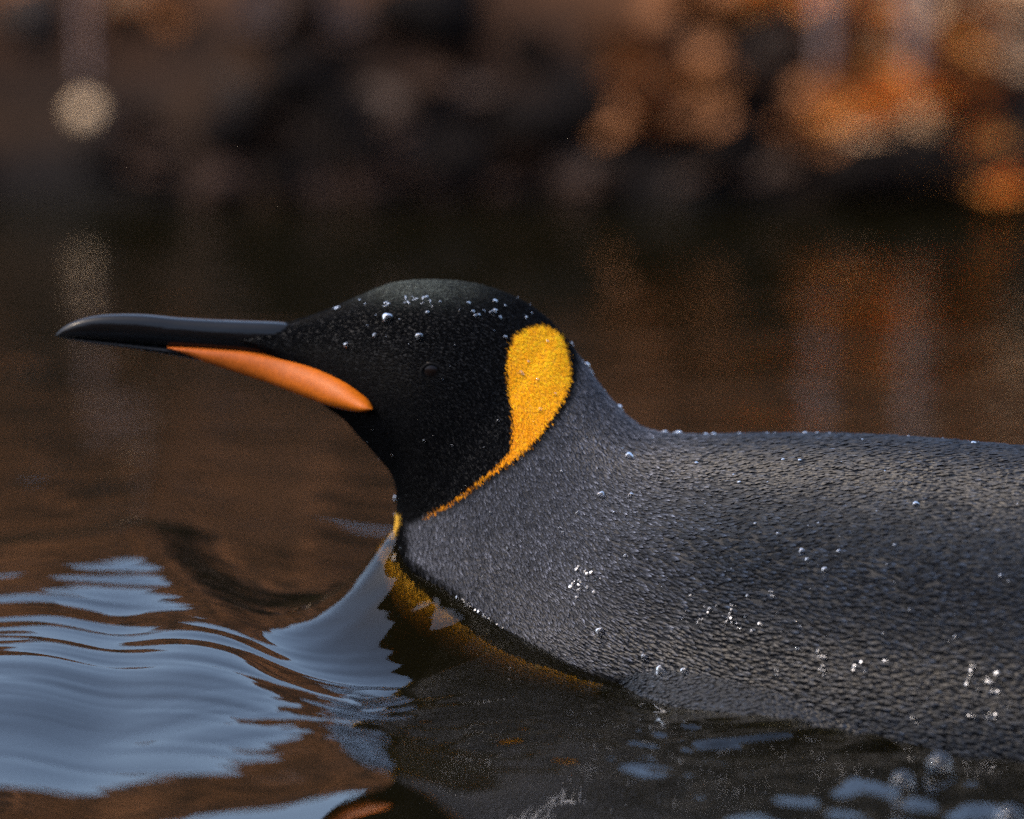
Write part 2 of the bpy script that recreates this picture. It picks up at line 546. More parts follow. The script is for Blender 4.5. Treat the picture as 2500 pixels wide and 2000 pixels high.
M_bill = mat_plain('wet_black_horn', (0.005, 0.0053, 0.006), 0.16, coat=0.0, spec=0.28, bump=0.3, bscale=120, stretch=(0.25, 1, 1.6), var=0.3, coat_rough=0.08)
M_plate = mat_plain('orange_bill_plate', (0.50, 0.105, 0.006), 0.45, coat=0.0, spec=0.3, bump=0.12, bscale=220, var=0.10)
# the plate runs from salmon red in front to a yellower orange behind, with fine growth lines and dull specks
_t = M_plate.node_tree; _b = _t.nodes['Principled BSDF']
_src = _b.inputs['Base Color'].links[0].from_socket
_co = nd(_t, 'ShaderNodeTexCoord'); _sx = nd(_t, 'ShaderNodeSeparateXYZ'); _t.links.new(_co.outputs['Generated'], _sx.inputs[0])
_rp = nd(_t, 'ShaderNodeValToRGB')
_rp.color_ramp.elements[0].position = 0.1; _rp.color_ramp.elements[0].color = (0.86, 0.92, 1.9, 1)
_rp.color_ramp.elements[1].position = 0.95; _rp.color_ramp.elements[1].color = (1.05, 1.18, 0.7, 1)
_t.links.new(_sx.outputs['X'], _rp.inputs[0])
_w = nd(_t, 'ShaderNodeTexNoise'); _w.inputs['Scale'].default_value = 900; _w.inputs['Detail'].default_value = 3; _t.links.new(_co.outputs['Object'], _w.inputs['Vector'])
_wr = nd(_t, 'ShaderNodeMapRange'); _wr.inputs['From Min'].default_value = 0.3; _wr.inputs['From Max'].default_value = 0.7; _wr.inputs['To Min'].default_value = 0.82; _wr.inputs['To Max'].default_value = 1.1
_t.links.new(_w.outputs['Fac'], _wr.inputs['Value'])
_m1 = nd(_t, 'ShaderNodeMixRGB', blend_type='MULTIPLY'); _m1.inputs[0].default_value = 1; _t.links.new(_src, _m1.inputs[1]); _t.links.new(_rp.outputs[0], _m1.inputs[2])
_m2 = nd(_t, 'ShaderNodeMixRGB', blend_type='MULTIPLY'); _m2.inputs[0].default_value = 1; _t.links.new(_m1.outputs[0], _m2.inputs[1]); _t.links.new(_wr.outputs[0], _m2.inputs[2])
_t.links.new(_m2.outputs[0], _b.inputs['Base Color'])
M_eye = mat_plain('dark_brown_eye', (0.008, 0.005, 0.004), 0.25, spec=0.2)
M_lid = mat_plain('black_eyelid_skin', (0.005, 0.005, 0.005), 0.8, spec=0.1, bump=0.3, bscale=900)

def curve(pts, n=None):
    return np.array(pts, float)

top = z1([(84, 427), (130, 383), (200, 346), (300, 318), (420, 306), (600, 307), (800, 325), (1000, 336), (1200, 343), (1400, 352), (1600, 380)])
gape = z1([(84, 433), (135, 440), (210, 447), (310, 455), (430, 465), (610, 480), (800, 494), (1000, 508), (1200, 528), (1400, 560), (1600, 610)])
hw = [0.0006, 0.0022, 0.0034, 0.0044, 0.0052, 0.0060, 0.0066, 0.0070, 0.0072, 0.0068, 0.0050]
UP = loft([(*a, *b, w) for a, b, w in zip(top, gape, hw)], 120, 48, None, 0.62)
upper = loft_obj('upper_bill', UP - off, M_bill, penguin)
ltop = z1([(95, 432), (250, 447), (430, 462), (610, 476), (800, 490), (1000, 504), (1200, 524), (1400, 556), (1600, 606), (1750, 650)])
lbot = z1([(98, 438), (250, 465), (430, 491), (610, 516), (800, 549), (1000, 590), (1200, 650), (1400, 722), (1600, 805), (1750, 880)])
lhw = [0.0005, 0.0030, 0.0042, 0.0050, 0.0056, 0.0062, 0.0070, 0.0078, 0.0085, 0.009]
LP = loft([(*a, *b, w) for a, b, w in zip(ltop, lbot, lhw)], 120, 48, None, 0.8)
lower = loft_obj('lower_bill', LP - off, M_bill, penguin)
# raised groove ridge along the side of the upper bill is carried by the loft; the orange plate lies on the lower bill
def half_width(p, clouds):
    best = 0
    for cl in clouds:
        d = np.hypot(cl[:, 0] - p[0], cl[:, 2] - p[2])
        near = cl[d < 0.0022]
        if len(near): best = max(best, np.abs(near[:, 1]).max())
    return best
pt_top = z1([(742, 486), (800, 486), (900, 489), (1000, 494), (1200, 509), (1400, 538), (1550, 568), (1700, 608), (1800, 650), (1880, 702), (1930, 745), (1950, 785)])
pt_bot = z1([(745, 492), (790, 508), (860, 535), (950, 572), (1120, 628), (1290, 682), (1430, 728), (1580, 778), (1690, 808), (1790, 824), (1880, 826), (1945, 800)])
clouds = [BP[:200].reshape(-1, 3), UP.reshape(-1, 3), LP.reshape(-1, 3)]
rows = []
for k, (a, b) in enumerate(zip(pt_top, pt_bot)):
    c = at_y((a[0] + b[0]) / 2, (a[1] + b[1]) / 2, 0.0)
    ct_ = at_y(a[0] * .85 + b[0] * .15, a[1] * .85 + b[1] * .15, 0.0)
    w = max(half_width(c, clouds), half_width(ct_, clouds)) / 0.87
    rows.append([*a, *b, w])
ww = np.array([r[4] for r in rows])
ww = np.convolve(np.r_[ww[0], ww, ww[-1]], [0.25, 0.5, 0.25], 'valid')
for k, r in enumerate(rows):
    r[4] = ww[k] + ((0.0009 + 0.0014 * min(1, max(0, k - 4) / 3)) if k < len(rows) - 1 else 0.0002)
rows[0][4] -= 0.0010
PP = loft(rows, 110, 64, None, 0.38)
plate = loft_obj('bill_plate', PP - off, M_plate, lower)
tag(plate, 'long orange plate along the side of the lower bill')

# --- eyes
def surf_point(u, v, sgn=-1):
    uu, vv = to_px(BP)
    d = (uu - u) ** 2 + (vv - v) ** 2 + np.where(BP[..., 1] * -sgn < 0, 0, 1e9)
    k = np.unravel_index(np.argmin(d), d.shape)
    return BP[k]
import bmesh
def uv_ball(name, r, mat, parent, loc, scale=(1, 1, 1), seg=24):
    bm = bmesh.new(); bmesh.ops.create_uvsphere(bm, u_segments=seg, v_segments=seg // 2, radius=r)
    for vv_ in bm.verts: vv_.co = Vector((vv_.co.x * scale[0], vv_.co.y * scale[1], vv_.co.z * scale[2]))
    me = bpy.data.meshes.new(name); bm.to_mesh(me); bm.free()
    for p in me.polygons: p.use_smooth = True
    me.materials.append(mat)
    o = bpy.data.objects.new(name, me); COL.objects.link(o); o.location = loc
    if parent: o.parent = parent
    return o
def torus(name, R, r, mat, parent, loc, n=32, m=10):
    a = np.linspace(0, 2 * np.pi, n, endpoint=False); b = np.linspace(0, 2 * np.pi, m, endpoint=False)
    A, B_ = np.meshgrid(a, b, indexing='ij')
    V = np.stack([(R + r * np.cos(B_)) * np.cos(A), r * np.sin(B_), (R + r * np.cos(B_)) * np.sin(A) * 0.85], -1)
    V = np.concatenate([V, V[:1]]).reshape(-1, 3)
    o = mesh_np(name, V, ring_faces(n + 1, m), mat, parent); o.location = loc
    return o
ep = surf_point(905 * D, 785 * D)
for s in (1, -1):
    loc = np.array([ep[0], ep[1] * s, ep[2]]) - off
    e = uv_ball('eye', 0.0062, M_eye, penguin, loc + np.array([0, 0.0053 * s, 0]))
    torus('eyelid', 0.0044, 0.0008, M_lid, e, (0, -0.0050 * s, 0))

# --- flippers, held back along the flanks just under the surface
fl_c = [(1300, 1420, -0.088, .030, .010), (1400, 1425, -.105, .036, .013), (1560, 1440, -.120, .040, .014), (1720, 1480, -.134, .040, .013), (1880, 1570, -.150, .037, .011),
        (2050, 1680, -.166, .033, .009), (2250, 1790, -.182, .028, .007), (2450, 1880, -.195, .018, .005), (2540, 1920, -.200, .005, .003)]
def make_flipper(s):
    K = []
    for u, v, Y, a, b in fl_c:
        p = at_y(u * D, (v + 44) * D, Y); K.append([*p, a, b])
    R = catmull(K, 90)
    c = R[:, :3]
    t = np.gradient(c, axis=0); t /= np.linalg.norm(t, axis=1)[:, None]
    ax = np.array([0.15, -0.72, -0.66]); ax = ax - (t @ ax)[:, None] * t; ax /= np.linalg.norm(ax, axis=1)[:, None]
    bx = np.cross(t, ax)
    th = np.linspace(0, 2 * np.pi, 48, endpoint=False)
    P = c[:, None] + ax[:, None] * (R[:, 3][:, None] * np.cos(th))[..., None] + bx[:, None] * (R[:, 4][:, None] * np.sin(th))[..., None]
    if s > 0:
        ym = ymid(to_px(P)[0]); P[..., 1] = 2 * ym - P[..., 1]
    col = np.tile(np.array([0.0045, 0.0055, 0.0068]), (P.shape[0] * P.shape[1] + 2, 1))
    fl = loft_obj('flipper', P - off, M_flip, penguin, {'Col': col})
    nr_, ns_ = P.shape[:2]                       # short scale-like feathers over the flipper
    jn = np.roll(np.arange(ns_), -1)
    A, B_, C, Q = P[:-1], P[:-1][:, jn], P[1:][:, jn], P[1:]
    nrm = np.cross(C - A, B_ - Q); ar = np.linalg.norm(nrm, axis=-1) / 2; nrm = nrm / (2 * ar[..., None] + 1e-12)
    nrm *= np.sign((nrm * ((A + C) / 2 - P.mean(1)[:-1][:, None])).sum(-1))[..., None]
    L0 = 0.0034
    cnt = np.floor(ar / (L0 * L0 * 0.11) + rng.random(ar.shape)).astype(int)
    idx = np.repeat(np.arange(cnt.size), cnt.ravel()); i, j = idx // ns_, idx % ns_; n = len(idx)
    a, b = rng.random(n)[:, None], rng.random(n)[:, None]
    pos = (A[i, j] * (1 - a) + Q[i, j] * a) * (1 - b) + (B_[i, j] * (1 - a) + C[i, j] * a) * b
    N = nrm[i, j]; T = Q[i, j] - A[i, j]; T = T / (np.linalg.norm(T, axis=1)[:, None] + 1e-12)
    ang = 0.15 * rng.normal(size=n)
    S0 = np.cross(N, T); dirn = T * np.cos(ang)[:, None] + S0 * np.sin(ang)[:, None]; S_ = np.cross(N, dirn)
    Ln = L0 * rng.uniform(.75, 1.25, n)[:, None]; Wd = Ln * 0.19; lift = (0.03 + 0.2 * rng.random(n))[:, None]
    mid = pos + dirn * Ln * .22 + N * Ln * lift * .75
    V_ = np.stack([pos - dirn * Ln * .35, mid + S_ * Wd, mid + N * Ln * .05, mid - S_ * Wd, pos + dirn * Ln * .65 + N * Ln * lift], 1).reshape(-1, 3)
    o_ = np.arange(n)[:, None] * 5
    F_ = np.concatenate([o_ + [0, 2, 1], o_ + [0, 3, 2], o_ + [1, 2, 4], o_ + [2, 3, 4]])
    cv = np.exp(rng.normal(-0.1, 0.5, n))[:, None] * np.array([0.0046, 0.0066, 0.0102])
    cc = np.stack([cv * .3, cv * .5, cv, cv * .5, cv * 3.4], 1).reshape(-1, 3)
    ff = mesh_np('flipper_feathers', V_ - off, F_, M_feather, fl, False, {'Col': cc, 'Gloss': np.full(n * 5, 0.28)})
    tag(ff, kind='stuff')
    return fl
M_flip = attr_mat('wet_flipper_skin', 0.55, spec=0.08, grain=1.0, gscale=240)
make_flipper(-1); make_flipper(1)
# tail
# ------------------------------------------------------------------ water: one sheet with bow wave and ripples, closed below
wx = nonuni([(-9, -1, 16), (-1, -0.36, 60), (-0.36, 0.36, 620), (0.36, 1, 60), (1, 9, 16)])
wy = nonuni([(-8, -1.2, 20), (-1.2, -0.62, 60), (-0.62, 0.25, 460), (0.25, 1.55, 300), (1.55, 1.9, 6)])
X, Y = np.meshgrid(wx, wy)
PU, PV = to_px(np.stack([X, Y, 0 * X], -1))

S = np.zeros_like(X)          # slope toward the camera (dz/dy) of the long wave faces
def face(poly, amp, w):
    global S
    S = S + amp * (0.5 + 0.5 * np.tanh(sdf(poly, PU, PV) / w))
def dpx(pts):
    return [(a * D, b * D) for a, b in pts]
# bow wave face, near left
face(dpx([(235, 1205), (300, 1235), (430, 1370), (520, 1480), (650, 1600), (560, 1640), (380, 1720), (-40, 1900), (-300, 1750), (-300, 1400), (0, 1380), (160, 1370), (240, 1310)]), 0.055, 70)
face(dpx([(590, 1215), (720, 1300), (740, 1340), (600, 1390), (540, 1320)]), 0.07, 50)
face(dpx([(235, 1195), (275, 1210), (350, 1290), (300, 1360), (220, 1350)]), 0.07, 40)
dy = np.gradient(wy)[:, None]
Z = np.cumsum(S * dy, axis=0)
# remove the drift so that the sheet stays level away from the waves
def blur_axis(A, coords, sig, axis):
    W = np.exp(-0.5 * ((coords[:, None] - coords[None, :]) / sig) ** 2) * np.gradient(coords)[None, :]
    W /= W.sum(1, keepdims=True)
    return W @ A if axis == 0 else A @ W.T
Z = Z - blur_axis(Z, wy, 0.7, 0)
Z = blur_axis(Z, wx, 0.012, 1)
Z *= smooth(-1.1, -0.5, Y) * smooth(1.2, 0.5, Y) * smooth(0.9, 0.45, np.abs(X))
# crests: the bow wave running out to the near left, a lesser one below it
def crest(pts, amp, wn, wf):
    global Z
    p = np.array([at_z0(a * D, b * D) for a, b in pts])
    best = np.full(X.shape, 1e9); sgn = np.zeros_like(X); tt = np.zeros_like(X)
    for k_ in range(len(p) - 1):
        e = p[k_ + 1] - p[k_]; wx_, wy_ = X - p[k_, 0], Y - p[k_, 1]
        t_ = np.clip((wx_ * e[0] + wy_ * e[1]) / (e @ e), 0, 1)
        dd_ = np.hypot(wx_ - e[0] * t_, wy_ - e[1] * t_)
        m = dd_ < best
        best = np.where(m, dd_, best); sgn = np.where(m, np.sign(e[0] * wy_ - e[1] * wx_), sgn); tt = np.where(m, (k_ + t_) / (len(p) - 1), tt)
    Z += amp * np.exp(-(best / np.where(sgn > 0, wf, wn)) ** 2) * smooth(0, 0.12, tt) * smooth(1.0, 0.9, tt)
def at_z0(u, v):
    dx, dy_, dz = ray(u, v); t_ = -CAM[2] / dz
    return np.array([dx * t_, CAM[1] + dy_ * t_])
crest([(205, 1140), (255, 1225), (420, 1375), (530, 1490), (650, 1600), (860, 1750), (1150, 2000)], 0.0105, 0.085, 0.037)
# bow bulge against the breast, sinking along the near flank
x0 = at_y(845 * D, 1200 * D, 0.0)[0]
cp = np.array([surf_point(a * D, b * D) for a, b in [(838, 1048), (832, 1095), (838, 1150), (866, 1210), (915, 1268), (975, 1326), (1050, 1385),
               (1150, 1422), (1280, 1440), (1450, 1455), (1650, 1480), (1850, 1530), (2050, 1580), (2250, 1630), (2450, 1660)]])
cp = np.concatenate([cp, cp[1:] * np.array([1, -1, 1]) + np.stack([0 * cp[1:, 0], 2 * ymid(to_px(cp[1:])[0]), 0 * cp[1:, 0]], -1)])
cpx = np.concatenate([cp[:15], cp[15:][::-1]])          # closed waterline round the body
cpx[:, 2] += -0.003 + 0.015 * smooth(855 * D, 940 * D, to_px(cpx)[0]) - 0.017 * smooth(1180 * D, 1330 * D, to_px(cpx)[0])
num, den = np.zeros_like(X), np.zeros_like(X)
dens_pts = np.concatenate([cpx[:-1] * (1 - f) + cpx[1:] * f for f in np.linspace(0, 1, 10, endpoint=False)])
for c_ in dens_pts:
    w_ = 1.0 / (((X - c_[0]) ** 2 + (Y - c_[1]) ** 2) + 0.016 ** 2) ** 2
    num += w_ * c_[2]; den += w_
dist = -np.minimum(sdf(cpx[:, :2], X, Y), 0)
Z += num / den * np.exp(-(dist / 0.034) ** 1.3)
print('contact heights', np.round(cpx[:, 2], 3).tolist())
# ripples: long flow lines that bend round the breast
bend = 0.10 * np.exp(-((X - x0) / 0.13) ** 2) * np.exp(-np.maximum(0.0, Y) / 0.25)
Yw = Y + bend + 0.02 * vnoise(X * 6, Y * 3, 40)
calm = smooth(-0.45, 0.05, Y)
rip = 0.03 + 0.97 * calm
Z += rip * (0.00050 * vnoise(X * 5 + 3, Yw * 22, 41) + 0.00028 * vnoise(X * 9, Yw * 48, 42) + 0.00028 * vnoise(X * 16, Yw * 105, 43) + 0.00007 * vnoise(X * 26, Yw * 210, 45))
Z += (0.0005 * fbm(X * 9, Y * 8, 2, 44) + 0.0065 * vnoise(X * 4.6 + 0.8 * Y + 0.3, Y * 5.6 - X * 1.5, 53) + 0.0012 * vnoise(X * 9.1 + 2 * Y, Y * 11.2 + X * 2.5, 48)) * smooth(0.1, -0.3, Y) * smooth(0.12, -0.05, X)
# chop where the shoulder and flipper break the surface, and in the wake in front of it
chop = np.exp(-((X - 0.10) / 0.13) ** 2 - ((Y + 0.185) / 0.06) ** 2)
Xc, Yc = X + 0.5 * Y + 0.02 * vnoise(X * 14, Y * 9, 51), Y - 0.25 * X + 0.03 * vnoise(X * 11, Y * 7, 52)
Z += chop * (0.0042 * fbm(Xc * 17, Yc * 34, 4, 50, 0.5))
chop2 = smooth(0.02, 0.12, X) * smooth(-0.18, -0.28, Y)
Z += chop2 * 0.0032 * fbm(X * 22, Y * 14, 3, 60)
Z *= smooth(5.0, 2.5, np.abs(X))
V = np.stack([X, Y, Z], -1).reshape(-1, 3)
F = grid_faces(len(wx), len(wy))
nx, ny = len(wx), len(wy)
# close the sheet into a body of water
border = np.r_[np.arange(nx), np.arange(1, ny) * nx + nx - 1, (ny - 1) * nx + np.arange(nx - 2, -1, -1), np.arange(ny - 2, 0, -1) * nx]
nb = len(border)
base = len(V)
low = V[border].copy(); low[:, 2] = -0.6
V = np.concatenate([V, low])
k = np.arange(nb); k2 = (k + 1) % nb
side = np.stack([border[k2], border[k], base + k, base + k2], -1)
me_F = F.tolist() + side.tolist() + [[base + int(q) for q in k[::-1]]]
me = bpy.data.meshes.new('water')
me.from_pydata(V.tolist(), [], me_F)
sm = np.ones(len(me.polygons), bool); sm[len(F):] = False
me.polygons.foreach_set('use_smooth', sm)
me.materials.append(M_water)
water = bpy.data.objects.new('water', me); COL.objects.link(water)
tag(water, kind='structure')

# ------------------------------------------------------------------ far bank: stones, fallen leaves, dry stalks (far out of focus)
def rock_mesh(name, seed):
    bm = bmesh.new(); bmesh.ops.create_icosphere(bm, subdivisions=3, radius=1.0)
    r = np.random.default_rng(seed)
    pl = r.normal(size=(9, 3)); pl /= np.linalg.norm(pl, axis=1)[:, None]; dist = r.uniform(0.62, 0.95, 9)
    for q in bm.verts:
        p = np.array(q.co)
        for n_, d_ in zip(pl, dist):                 # chip flats off a ball
            h = p @ n_ - d_
            if h > 0: p = p - n_ * h * 0.85
        p = p * (1 + 0.05 * math.sin(5 * p[0] + seed) * math.cos(4 * p[1]))
        q.co = Vector((p[0], p[1] * 0.8, p[2] * 0.62))
    me_ = bpy.data.meshes.new(name); bm.to_mesh(me_); bm.free()
    for p in me_.polygons: p.use_smooth = True
    return me_

M_rocks = {
    'dark': noise_mat('dark_wet_stone', [(0.0026, 0.0019, 0.0015), (0.008, 0.0045, 0.003)], 6, rough=0.7, bump=0.5, spec=0.08),
    'brown': noise_mat('brown_stone', [(0.022, 0.011, 0.007), (0.052, 0.026, 0.016)], 5, rough=0.7, bump=0.5, spec=0.2),
    'pale': noise_mat('cream_stone', [(0.62, 0.42, 0.24), (0.80, 0.58, 0.36)], 5, rough=0.6, bump=0.3, spec=0.3),
    'grey': noise_mat('grey_stone', [(0.016, 0.011, 0.008), (0.040, 0.027, 0.020)], 5, rough=0.7, bump=0.5, spec=0.2),
}
rock_data = {}
def rock(u, v, size, kind, label, group=None, sink=0.3):
    p = on_ground(u * D, v * D)
    key = (kind, int(rng.integers(4)))
    if key not in rock_data:
        md = rock_mesh('rock', key[1] * 17 + 3); md.materials.append(M_rocks[kind]); rock_data[key] = md
    o = bpy.data.objects.new('rock', rock_data[key]); COL.objects.link(o)
    o.location = (p[0], p[1] + size * 0.3, p[2] + size * (0.62 - sink) * 0.5)
    o.rotation_euler = (rng.uniform(-.2, .2), rng.uniform(-.2, .2), rng.uniform(0, 6.28))
    o.scale = (size, size, size * rng.uniform(0.8, 1.2))
    return tag(o, label, 'rock', group)

rock(185, 243, 0.0155, 'pale', 'small round cream pebble bright against the dark left part of the bank')
for u, v in [(640, 412), (785, 412), (930, 410), (1065, 420), (470, 418), (1230, 425)]:
    rock(u, v, rng.uniform(0.020, 0.030), 'brown', 'dull pinkish brown stone in the row along the far waterline', 'brown stones along the far waterline')
for u, v, z_ in [(500, 205, 0.020), (60, 70, 0.035), (1630, 110, 0.028), (1450, 505 - 90, 0.022)]:
    rock(u, v, z_, 'grey', 'grey stone half sunk in the dark soil of the far bank', 'grey stones on the far bank')
for k in range(26):
    u, v = rng.uniform(-150, 2300), rng.uniform(0, 410)
    if u > 1250 and v < 360 or (abs(u - 185) < 170 and v < 330): continue
    sz = rng.uniform(0.02, 0.055)
    lab = ('large' if sz > 0.040 else 'small') + ' near-black wet stone ' + ('standing in the water at the foot of the far bank' if v > 300 else 'bedded in the slope of the far bank')
    rock(u, v, sz, 'dark', lab, lab.replace('stone', 'stones'))

def leaf_mesh(name, seed):
    r = np.random.default_rng(seed)
    n = 7
    t = np.linspace(0, 1, n)
    w = 0.36 * np.sin(np.pi * t ** 0.8) ** 0.8 * (1 + 0.12 * r.normal(size=n)); w[0] = 0.02; w[-1] = 0.01
    curl = r.uniform(0.1, 0.35); twist = r.uniform(-0.3, 0.3)
    V = []
    for k in range(n):
        x = t[k] - 0.5
        zc = curl * (x * x) * 1.6
        V += [(x, w[k], zc + 0.12 * w[k] + twist * w[k]), (x, 0, zc - 0.05), (x, -w[k], zc + 0.12 * w[k] - twist * w[k])]
    F_ = []
    for k in range(n - 1):
        a = 3 * k
        F_ += [(a, a + 1, a + 4, a + 3), (a + 1, a + 2, a + 5, a + 4)]
    me_ = bpy.data.meshes.new(name); me_.from_pydata(V, [], F_)
    for p in me_.polygons: p.use_smooth = True
    return me_

M_leaf = {
    'orange': noise_mat('orange_leaf', [(0.60, 0.19, 0.025), (0.85, 0.36, 0.08)], 3, rough=0.55, bump=0.2, spec=0.3),
    'rust': noise_mat('rust_leaf', [(0.14, 0.050, 0.014), (0.30, 0.115, 0.034)], 3, rough=0.6, bump=0.2, spec=0.3),
    'tan': noise_mat('tan_leaf', [(0.42, 0.24, 0.12), (0.66, 0.41, 0.22)], 3, rough=0.6, bump=0.2, spec=0.3),
    'brown': noise_mat('brown_leaf', [(0.018, 0.009, 0.005), (0.048, 0.023, 0.012)], 3, rough=0.6, bump=0.2, spec=0.3),
}
LEAF_LABEL = {'orange': 'bright orange fallen leaf lying', 'rust': 'rust brown fallen leaf lying',
              'tan': 'pale tan fallen leaf lying', 'brown': 'dark brown sodden leaf lying'}
leaf_data = {}
def leaf(u, v, size, kind):
    p = on_ground(u * D, v * D)
    key = (kind, int(rng.integers(4)))
    if key not in leaf_data:
        md = leaf_mesh('fallen_leaf', key[1] * 5 + 1); md.materials.append(M_leaf[kind]); leaf_data[key] = md
    o = bpy.data.objects.new('fallen_leaf', leaf_data[key]); COL.objects.link(o)
    o.location = (p[0], p[1] - 0.006, p[2] + 0.010)
    o.rotation_euler = (rng.uniform(0.3, 1.0), rng.uniform(-.4, .4), rng.uniform(-0.9, 0.9) + (math.pi if rng.random() < .5 else 0))
    o.scale = (size, size, size)
    if abs(u - 1925) < 95 and v < 240: where = 'around the thick pinkish dry stalk'
    elif abs(u - 1742) < 95 and v < 240: where = 'around the short greyish dry stalk'
    elif v > 320: where = 'just above the far waterline'
    elif u < 500: where = 'near the cream pebble on the far bank'
    elif u > 2000: where = 'on the outer side of the thick pinkish dry stalk'
    else: where = 'on the open slope of the far bank'
    lab = LEAF_LABEL[kind] + ' ' + where
    return tag(o, lab, 'leaf', kind + ' leaves ' + where)

def cluster(u, v, ru, rv, n, kind, size=0.036):
    for k in range(n):
        leaf(u + rng.normal() * ru * 0.45, v + rng.normal() * rv * 0.45, size * rng.uniform(0.75, 1.25), kind)

for a in [  # centre, spread, how many, kind
    (300, 35, 110, 40, 5, 'rust'), (270, 20, 60, 20, 1, 'tan'), (60, 30, 70, 40, 3, 'rust'),
    (1330, 190, 110, 110, 9, 'rust'), (1490, 160, 40, 40, 2, 'rust'), (1400, 290, 60, 30, 4, 'rust'), (1200, 400, 120, 40, 4, 'brown'),
    (1590, 20, 60, 30, 3, 'orange'), (1720, 20, 40, 30, 2, 'orange'), (1500, 40, 70, 40, 4, 'rust'), (1450, 20, 60, 30, 3, 'rust'),
    (1855, 65, 28, 28, 2, 'orange'), (2100, 30, 90, 60, 9, 'tan'), (2030, 60, 50, 50, 4, 'rust'),
    (1870, 190, 50, 35, 3, 'orange'), (1835, 262, 70, 32, 5, 'orange'), (1850, 285, 50, 20, 3, 'tan'), (1735, 262, 36, 32, 2, 'orange'), (1680, 310, 60, 40, 4, 'rust'),
    (1960, 230, 30, 25, 1, 'orange'), (2040, 210, 40, 40, 3, 'rust'), (2030, 110, 40, 40, 2, 'orange'), (2130, 160, 30, 60, 4, 'tan'), (2080, 345, 30, 34, 2, 'orange'), (1985, 382, 40, 24, 2, 'orange'),
    (2135, 430, 30, 30, 2, 'orange'), (1930, 300, 50, 40, 3, 'tan'), (1800, 120, 60, 60, 5, 'rust'), (1980, 160, 50, 60, 4, 'rust'), (1780, 210, 60, 40, 4, 'rust'),
    (1880, 395, 60, 30, 4, 'brown'), (2110, 400, 60, 20, 3, 'rust'), (1620, 170, 50, 60, 3, 'brown'), (1900, 60, 60, 50, 3, 'tan'),
    (700, 60, 300, 60, 8, 'brown'), (900, 200, 400, 120, 10, 'brown'), (300, 330, 250, 60, 7, 'brown'), (850, 380, 350, 25, 6, 'brown'), (1560, 390, 150, 20, 4, 'brown')]:
    a = list(a)
    if a[0] > 1250 and a[5] != 'brown': a[4] = int(round(a[4] * 1.7))  # more leaves on the right, standing in for sunlight on that bank
    cluster(*a)

M_stalk = noise_mat('dry_pale_stalk', [(0.16, 0.11, 0.095), (0.28, 0.20, 0.175)], 40, rough=0.6, bump=0.3, spec=0.3)
def stalk(u, v0, v1, r, label, lean):
    p = on_ground(u * D, v1 * D)
    h = (v1 - v0) * D / FPX * 4.5 + 0.06
    K = [[p[0], p[1], p[2] - 0.03, r, 0], [p[0] + lean * .3, p[1], p[2] + h * .4, r * .95, 0], [p[0] + lean, p[1] + .01, p[2] + h * .8, r * .8, 0], [p[0] + lean * 1.5, p[1] + .02, p[2] + h * 1.15, r * .4, 0]]
    R = catmull(K, 24); c = R[:, :3]
    th = np.linspace(0, 2 * np.pi, 12, endpoint=False)
    rr = R[:, 3] * (1 + 0.12 * np.sin(np.arange(24) * 1.7))
    P = c[:, None] + np.stack([np.cos(th), np.sin(th), 0 * th], -1)[None] * rr[:, None, None]
    root = empty('dry_stalk', p)
    loft_obj('stem', P - p, M_stalk, root)
    # papery sheath where a leaf broke off
    q = 14
    Ps = c[q - 3:q + 3][:, None] + np.stack([np.cos(th), np.sin(th), 0 * th], -1)[None] * (rr[q - 3:q + 3] * np.linspace(1.08, 1.45, 6))[:, None, None]
    loft_obj('sheath', Ps - p, M_stalk, root)
    return tag(root, label, 'stalk')
stalk(1925, -40, 175, 0.0075, 'thick pale pinkish dry stalk standing among the orange leaves', 0.002)
stalk(1742, 30, 190, 0.0060, 'short greyish dry stalk at the left edge of the orange leaves', -0.004)
stalk(180, -40, 150, 0.0032, 'thin grey dry stalk rising above the cream pebble', 0.002)

# ------------------------------------------------------------------ water drops and films on the wet plumage, bubbles on the pond
from mathutils import Quaternion
bn = np.zeros_like(BP)
dS = np.gradient(BP, axis=0); dT = np.roll(BP, -1, 1) - np.roll(BP, 1, 1)
bn = np.cross(dS, dT); bn /= np.linalg.norm(bn, axis=-1)[..., None] + 1e-12
bn *= np.sign((bn * (BP - BP.mean(1)[:, None])).sum(-1))[..., None]
BU, BV = to_px(BP)
front = (bn * (CAM - BP)).sum(-1) > 0
def at_body(u, v):
    d = (BU - u) ** 2 + (BV - v) ** 2 + np.where(front, 0, 1e9)
    k = np.unravel_index(np.argmin(d), d.shape)
    return BP[k], bn[k]
DV, DF = [], []
nu, nv = 16, 9
HALF = (sdir + Vector((0, -0.98, 0.2))).normalized()      # films lie so that some catch the low sun
def drop(u, v, r, flat=0.6, tilt=0.1, elong=1.0, lift=0.0006, turn=0.0):
    p, n = at_body(u * D, v * D)
    n = Vector(n) * (1 - turn) + HALF * turn + Vector(rng.normal(size=3) * tilt); n.normalize()
    q = n.to_track_quat('Z', 'Y') @ Quaternion((0, 0, 1), rng.uniform(0, 6.28))
    R = np.array(q.to_matrix())
    a = np.linspace(0, 2 * np.pi, nu, endpoint=False); b = np.linspace(0.05, np.pi - 0.05, nv)
    A, B_ = np.meshgrid(a, b)
    wob = 1 + 0.25 * (elong > 1.2) * np.sin(2 * A + rng.uniform(0, 6)) + 0.12 * np.sin(3 * A + rng.uniform(0, 6))
    P = np.stack([r * elong * wob * np.cos(A) * np.sin(B_), r / elong * wob * np.sin(A) * np.sin(B_), r * flat * np.cos(B_)], -1).reshape(-1, 3)
    P = P @ R.T + p + np.array(n) * (lift + r * flat * 0.3)
    base = len(DV) * nu * nv
    DV.append(P)
    DF.append(ring_faces(nv, nu) + base)
